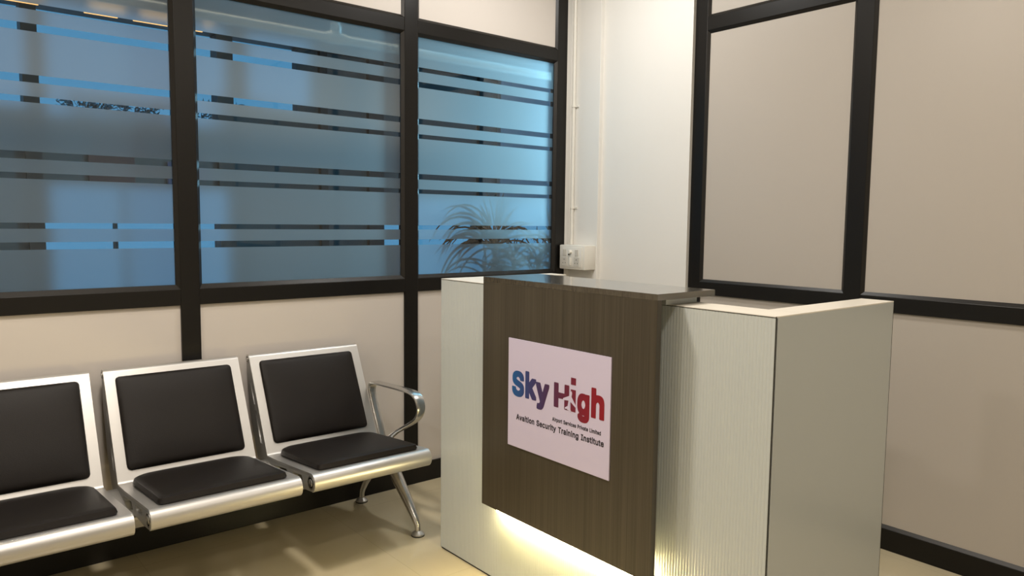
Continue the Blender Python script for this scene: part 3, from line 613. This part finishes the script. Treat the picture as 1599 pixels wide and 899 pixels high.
def cushion(name, x0, x1, u0, u1, origin, ud, nd, th, r_back, parent, puff=0.012):
    # padded cushion: grid over (x, u), u along ud, thickness along nd
    nx, nu = 22, 20; o = Vector(origin); ud = Vector(ud).normalized(); nd = Vector(nd).normalized()
    W, D = x1-x0, u1-u0; v = []; f = []
    def corner(sx, su):    # square -> rounded rect by clamping to radius
        r = r_back if su > 0.0 else 0.018
        x, u = sx*W/2, su*D/2; ax, au = W/2-r, D/2-r
        if abs(x) > ax and abs(u) > au:
            dx, du = abs(x)-ax, abs(u)-au; m_ = max(dx, du); l = math.hypot(dx, du)
            k_ = m_/l if l else 1
            x = math.copysign(ax+dx*k_, x); u = math.copysign(au+du*k_, u)
        return x, u
    def spaced(i, n):
        t = 2*i/n-1; return math.copysign(1-(1-abs(t))**1.6, t)
    for i in range(nx+1):
        for j in range(nu+1):
            sx, su = spaced(i, nx), spaced(j, nu); x, u = corner(sx, su)
            ed = min(W/2*(1-abs(sx)), D/2*(1-abs(su)))
            e1 = min(1, ed/0.013); rim = math.sqrt(max(0, 1-(1-e1)**2))
            h_ = th*(0.25+0.75*rim)+puff*(1-sx**4)*(1-su**4)
            # the edge pulls in slightly at the very rim
            v.append(Vector((x0+W/2+x, 0, 0))+Vector((0, *((o+ud*(u0+D/2+u)+nd*h_)[:])[1:])))
    nn = (nx+1)*(nu+1)
    for i in range(nx+1):
        for j in range(nu+1):
            sx, su = spaced(i, nx), spaced(j, nu); x, u = corner(sx, su)
            v.append(Vector((x0+W/2+x*0.985, 0, 0))+Vector((0, *((o+ud*(u0+D/2+u*0.985))[:])[1:])))
    idx = lambda i, j, b=0: b+i*(nu+1)+j
    for i in range(nx):
        for j in range(nu):
            f.append((idx(i, j), idx(i+1, j), idx(i+1, j+1), idx(i, j+1))); f.append((idx(i, j, nn), idx(i, j+1, nn), idx(i+1, j+1, nn), idx(i+1, j, nn)))
    rimv = [(i, 0) for i in range(nx)]+[(nx, j) for j in range(nu)]+[(i, nu) for i in range(nx, 0, -1)]+[(0, j) for j in range(nu, 0, -1)]
    for a, b2 in zip(rimv, rimv[1:]+rimv[:1]): f.append((idx(*a), idx(*a, nn), idx(*b2, nn), idx(*b2)))
    mb = MB(); mb.poly(v, f); return mb.build(name, M['leather'], parent, True)
for k_ in range(3):
    x0 = 1.155-0.557*k_; x1 = x0+SW
    st = MB().extrude_x(shell, x0, x1).build('seat', M['alu'], bench, True)
    for xs in (x0+0.0005, x1-0.0225):
        curve_plate('side_casting', [casting_outline()]+holes, 0.018, 0.002, M['alu_side'], st, MYZ(xs+0.011))
        cx, sg = (x0, -1) if xs < x0+0.01 else (x1, 1)
        for (cy, cz, rr) in ((SB[0], SB[1], 0.026), (TB[0], TB[1], 0.0155)):   # round end plugs of the two rolls
            q = lambda d: cx+sg*d
            MB().tube([(q(-0.004), cy, cz), (q(0.0015), cy, cz), (q(0.0015), cy, cz), (q(0.0005), cy, cz), (q(0.0005), cy, cz), (q(0.0030), cy, cz), (q(0.0042), cy, cz)],
                      [rr, rr, rr*0.80, rr*0.74, rr*0.60, rr*0.52, rr*0.15], 20).build('end_plug', M['chrome'], st, True)
    so = (0, 2.545, 0.4175); sd = (0, 0.40, -0.036); sn = (0, 0.036, 0.40)
    cushion('seat_cushion', x0+0.036, x1-0.036, 0.0, 0.420, so, sd, sn, 0.024, 0.075, st, 0.007)
    bo_ = (0, 2.972, 0.412); bd = (0, 0.170, 0.352); bn = (0, -0.352, 0.170)
    cushion('back_cushion', x0+0.037, x1-0.036, 0.006, 0.368, bo_, bd, bn, 0.015, 0.016, st, 0.011)
MB().extrude_x([(2.990, 0.352), (2.975, 0.360), (2.945, 0.358), (2.790, 0.322), (2.772, 0.312), (2.776, 0.300), (2.900, 0.272), (2.975, 0.285), (2.992, 0.310)], -0.005, 1.720).build('beam', M['alu'], bench, True)
for xl in (1.692, 0.018):
    for sgn, path in ((-1, [(2.95, 0.305), (2.88, 0.262), (2.80, 0.190), (2.715, 0.112), (2.672, 0.068), (2.656, 0.045), (2.652, 0.018)]),
                      (1, [(2.92, 0.305), (2.985, 0.262), (3.05, 0.190), (3.115, 0.112), (3.143, 0.068), (3.150, 0.045), (3.151, 0.018)])):
        lg_ = MB().tube([(xl, y, z) for y, z in path], [0.030, 0.030, 0.026, 0.020, 0.016, 0.013, 0.012], 14).build('leg', M['chrome'], bench, True)
        fy = path[-1][0]
        MB().lathe((xl, fy, 0.0), [(0.026, 0.0), (0.0275, 0.004), (0.0275, 0.009), (0.022, 0.015), (0.013, 0.021), (0.010, 0.024)], 22).build('foot_pad', M['alu'], lg_, True)
        MB().lathe((xl, fy, 0.0), [(0.0285, 0.0), (0.0285, 0.004)], 22).build('rubber_foot', M['rubber'], lg_)
def armrest(xa):
    path = [(2.945, 0.352), (2.975, 0.42), (3.012, 0.49), (3.038, 0.545), (3.046, 0.572), (3.040, 0.594), (3.020, 0.605), (2.985, 0.608), (2.90, 0.612), (2.80, 0.617), (2.715, 0.619), (2.672, 0.614), (2.642, 0.596), (2.629, 0.567), (2.634, 0.538), (2.656, 0.511), (2.700, 0.483), (2.78, 0.441), (2.84, 0.408), (2.905, 0.362)]
    # smooth
    P = [Vector(p) for p in path]; Q = []
    for i in range(len(P)-1):
        p0, p1, p2, p3 = P[max(i-1, 0)], P[i], P[i+1], P[min(i+2, len(P)-1)]
        for s_ in range(4):
            t = s_/4; Q.append(0.5*((2*p1)+(p2-p0)*t+(2*p0-5*p1+4*p2-p3)*t*t+(3*p1-p0-3*p2+p3)*t**3))
    Q.append(P[-1]); n = len(Q); v = []; sec = 12
    for i, q in enumerate(Q):
        t = (Q[min(i+1, n-1)]-Q[max(i-1, 0)]).normalized(); nrm = Vector((-t.y, t.x))
        fr = i/(n-1); hw = 0.019+0.006*math.sin(PI*min(1, max(0, (fr-0.15)/0.6))); ht = 0.0065
        for k in range(sec):
            a = 2*PI*k/sec; c_, s_ = math.cos(a), math.sin(a)
            dx = math.copysign(abs(c_)**0.55, c_)*hw; dn = math.copysign(abs(s_)**0.8, s_)*ht
            v.append((xa+dx, q.x+nrm.x*dn, q.y+nrm.y*dn))
    f = [(i*sec+k, i*sec+(k+1) % sec, (i+1)*sec+(k+1) % sec, (i+1)*sec+k) for i in range(n-1) for k in range(sec)]
    f += [tuple(range(sec)), tuple((n-1)*sec+k for k in range(sec))]
    mb = MB(); mb.poly(v, f); mb.build('armrest', M['chrome'], bench, True)
armrest(1.692); armrest(0.018)

# ------------------------------------------------------------------ socket box and conduit on the corner pier
sb = empty('socket_box', (3.10, 3.085, 1.15)); tag(sb, 'white electrical switch and socket box on the corner wall', 'socket')
SX = 3.010
MB().box(SX, 3.0995, 2.986, 3.190, 1.082, 1.221, bev=0.005).build('box', M['plastic'], sb, True)
MB().box(SX-0.004, SX+0.001, 3.005, 3.172, 1.093, 1.209, bev=0.002).build('faceplate', M['plastic'], sb, True)
for y0 in (3.150, 3.135, 3.052, 3.037):
    MB().box(SX-0.0075, SX-0.003, y0-0.0055, y0+0.0055, 1.160, 1.196, bev=0.0012).build('switch', M['plastic_grey'], sb)
for cy in (3.144, 3.045):
    s_ = MB().box(SX-0.006, SX-0.003, cy-0.022, cy+0.022, 1.100, 1.152, bev=0.001).build('socket', M['plastic_grey'], sb)
    h_ = MB()
    for dy, dz, r in ((0, 0.012, 0.0032), (0.010, -0.008, 0.0026), (-0.010, -0.008, 0.0026)): h_.tube([(SX-0.0068, cy+dy, 1.126+dz), (SX-0.004, cy+dy, 1.126+dz)], r, 10)
    h_.build('pin_hole', M['hole'], s_)
MB().tube([(SX-0.020, 3.094, 1.182), (SX-0.003, 3.094, 1.182)], [0.0095, 0.0115], 16).build('regulator_knob', M['plastic'], sb, True)
MB().tube([(SX-0.006, 3.108, 1.168), (SX-0.003, 3.108, 1.168)], 0.005, 12).build('indicator', M['hole'], sb, True)
MB().box(SX-0.012, SX-0.003, 3.087, 3.101, 1.104, 1.150, bev=0.003).build('plug', M['plastic'], sb, True)
cdt = empty('conduit', (3.087, 3.172, 1.221)); tag(cdt, 'thin white conduit pipe rising from the socket box up the corner', 'conduit')
MB().tube([(3.0875, 3.172, 1.222), (3.0875, 3.172, CEIL-0.002)], 0.0105, 14).build('pipe', M['plastic'], cdt, True)
for z in (1.437, 2.02):
    MB().tube([(3.0875, 3.172, z-0.006), (3.0875, 3.172, z+0.006)], 0.0135, 14).box(3.0925, 3.0995, 3.140, 3.196, z-0.006, z+0.006, bev=0.001).build('saddle_clip', M['plastic'], cdt)

# ------------------------------------------------------------------ ceiling downlights (above the frame)
for i, (x, y, r, p, c) in enumerate(LAMPS):
    o = empty('ceiling_light', (x, y, CEIL))
    tag(o, 'round recessed ceiling downlight ' + ['above the desk and corner wall', 'above the right end of the desk', 'above the left of the bench', 'near the middle of the room', 'near the left wall', 'near the back of the room'][i], 'ceiling light', 'ceiling downlights')
    v = []
    MB().lathe((x, y, CEIL-0.012), [(r+0.03, 0.012), (r+0.028, 0.002), (r+0.012, 0.0), (r+0.012, 0.010)], 28).build('trim_ring', M['plastic'], o, True)
    MB().lathe((x, y, CEIL-0.020), [(r+0.010, 0.0), (r+0.010, 0.012)], 28).build('diffuser', M['plastic'], o)
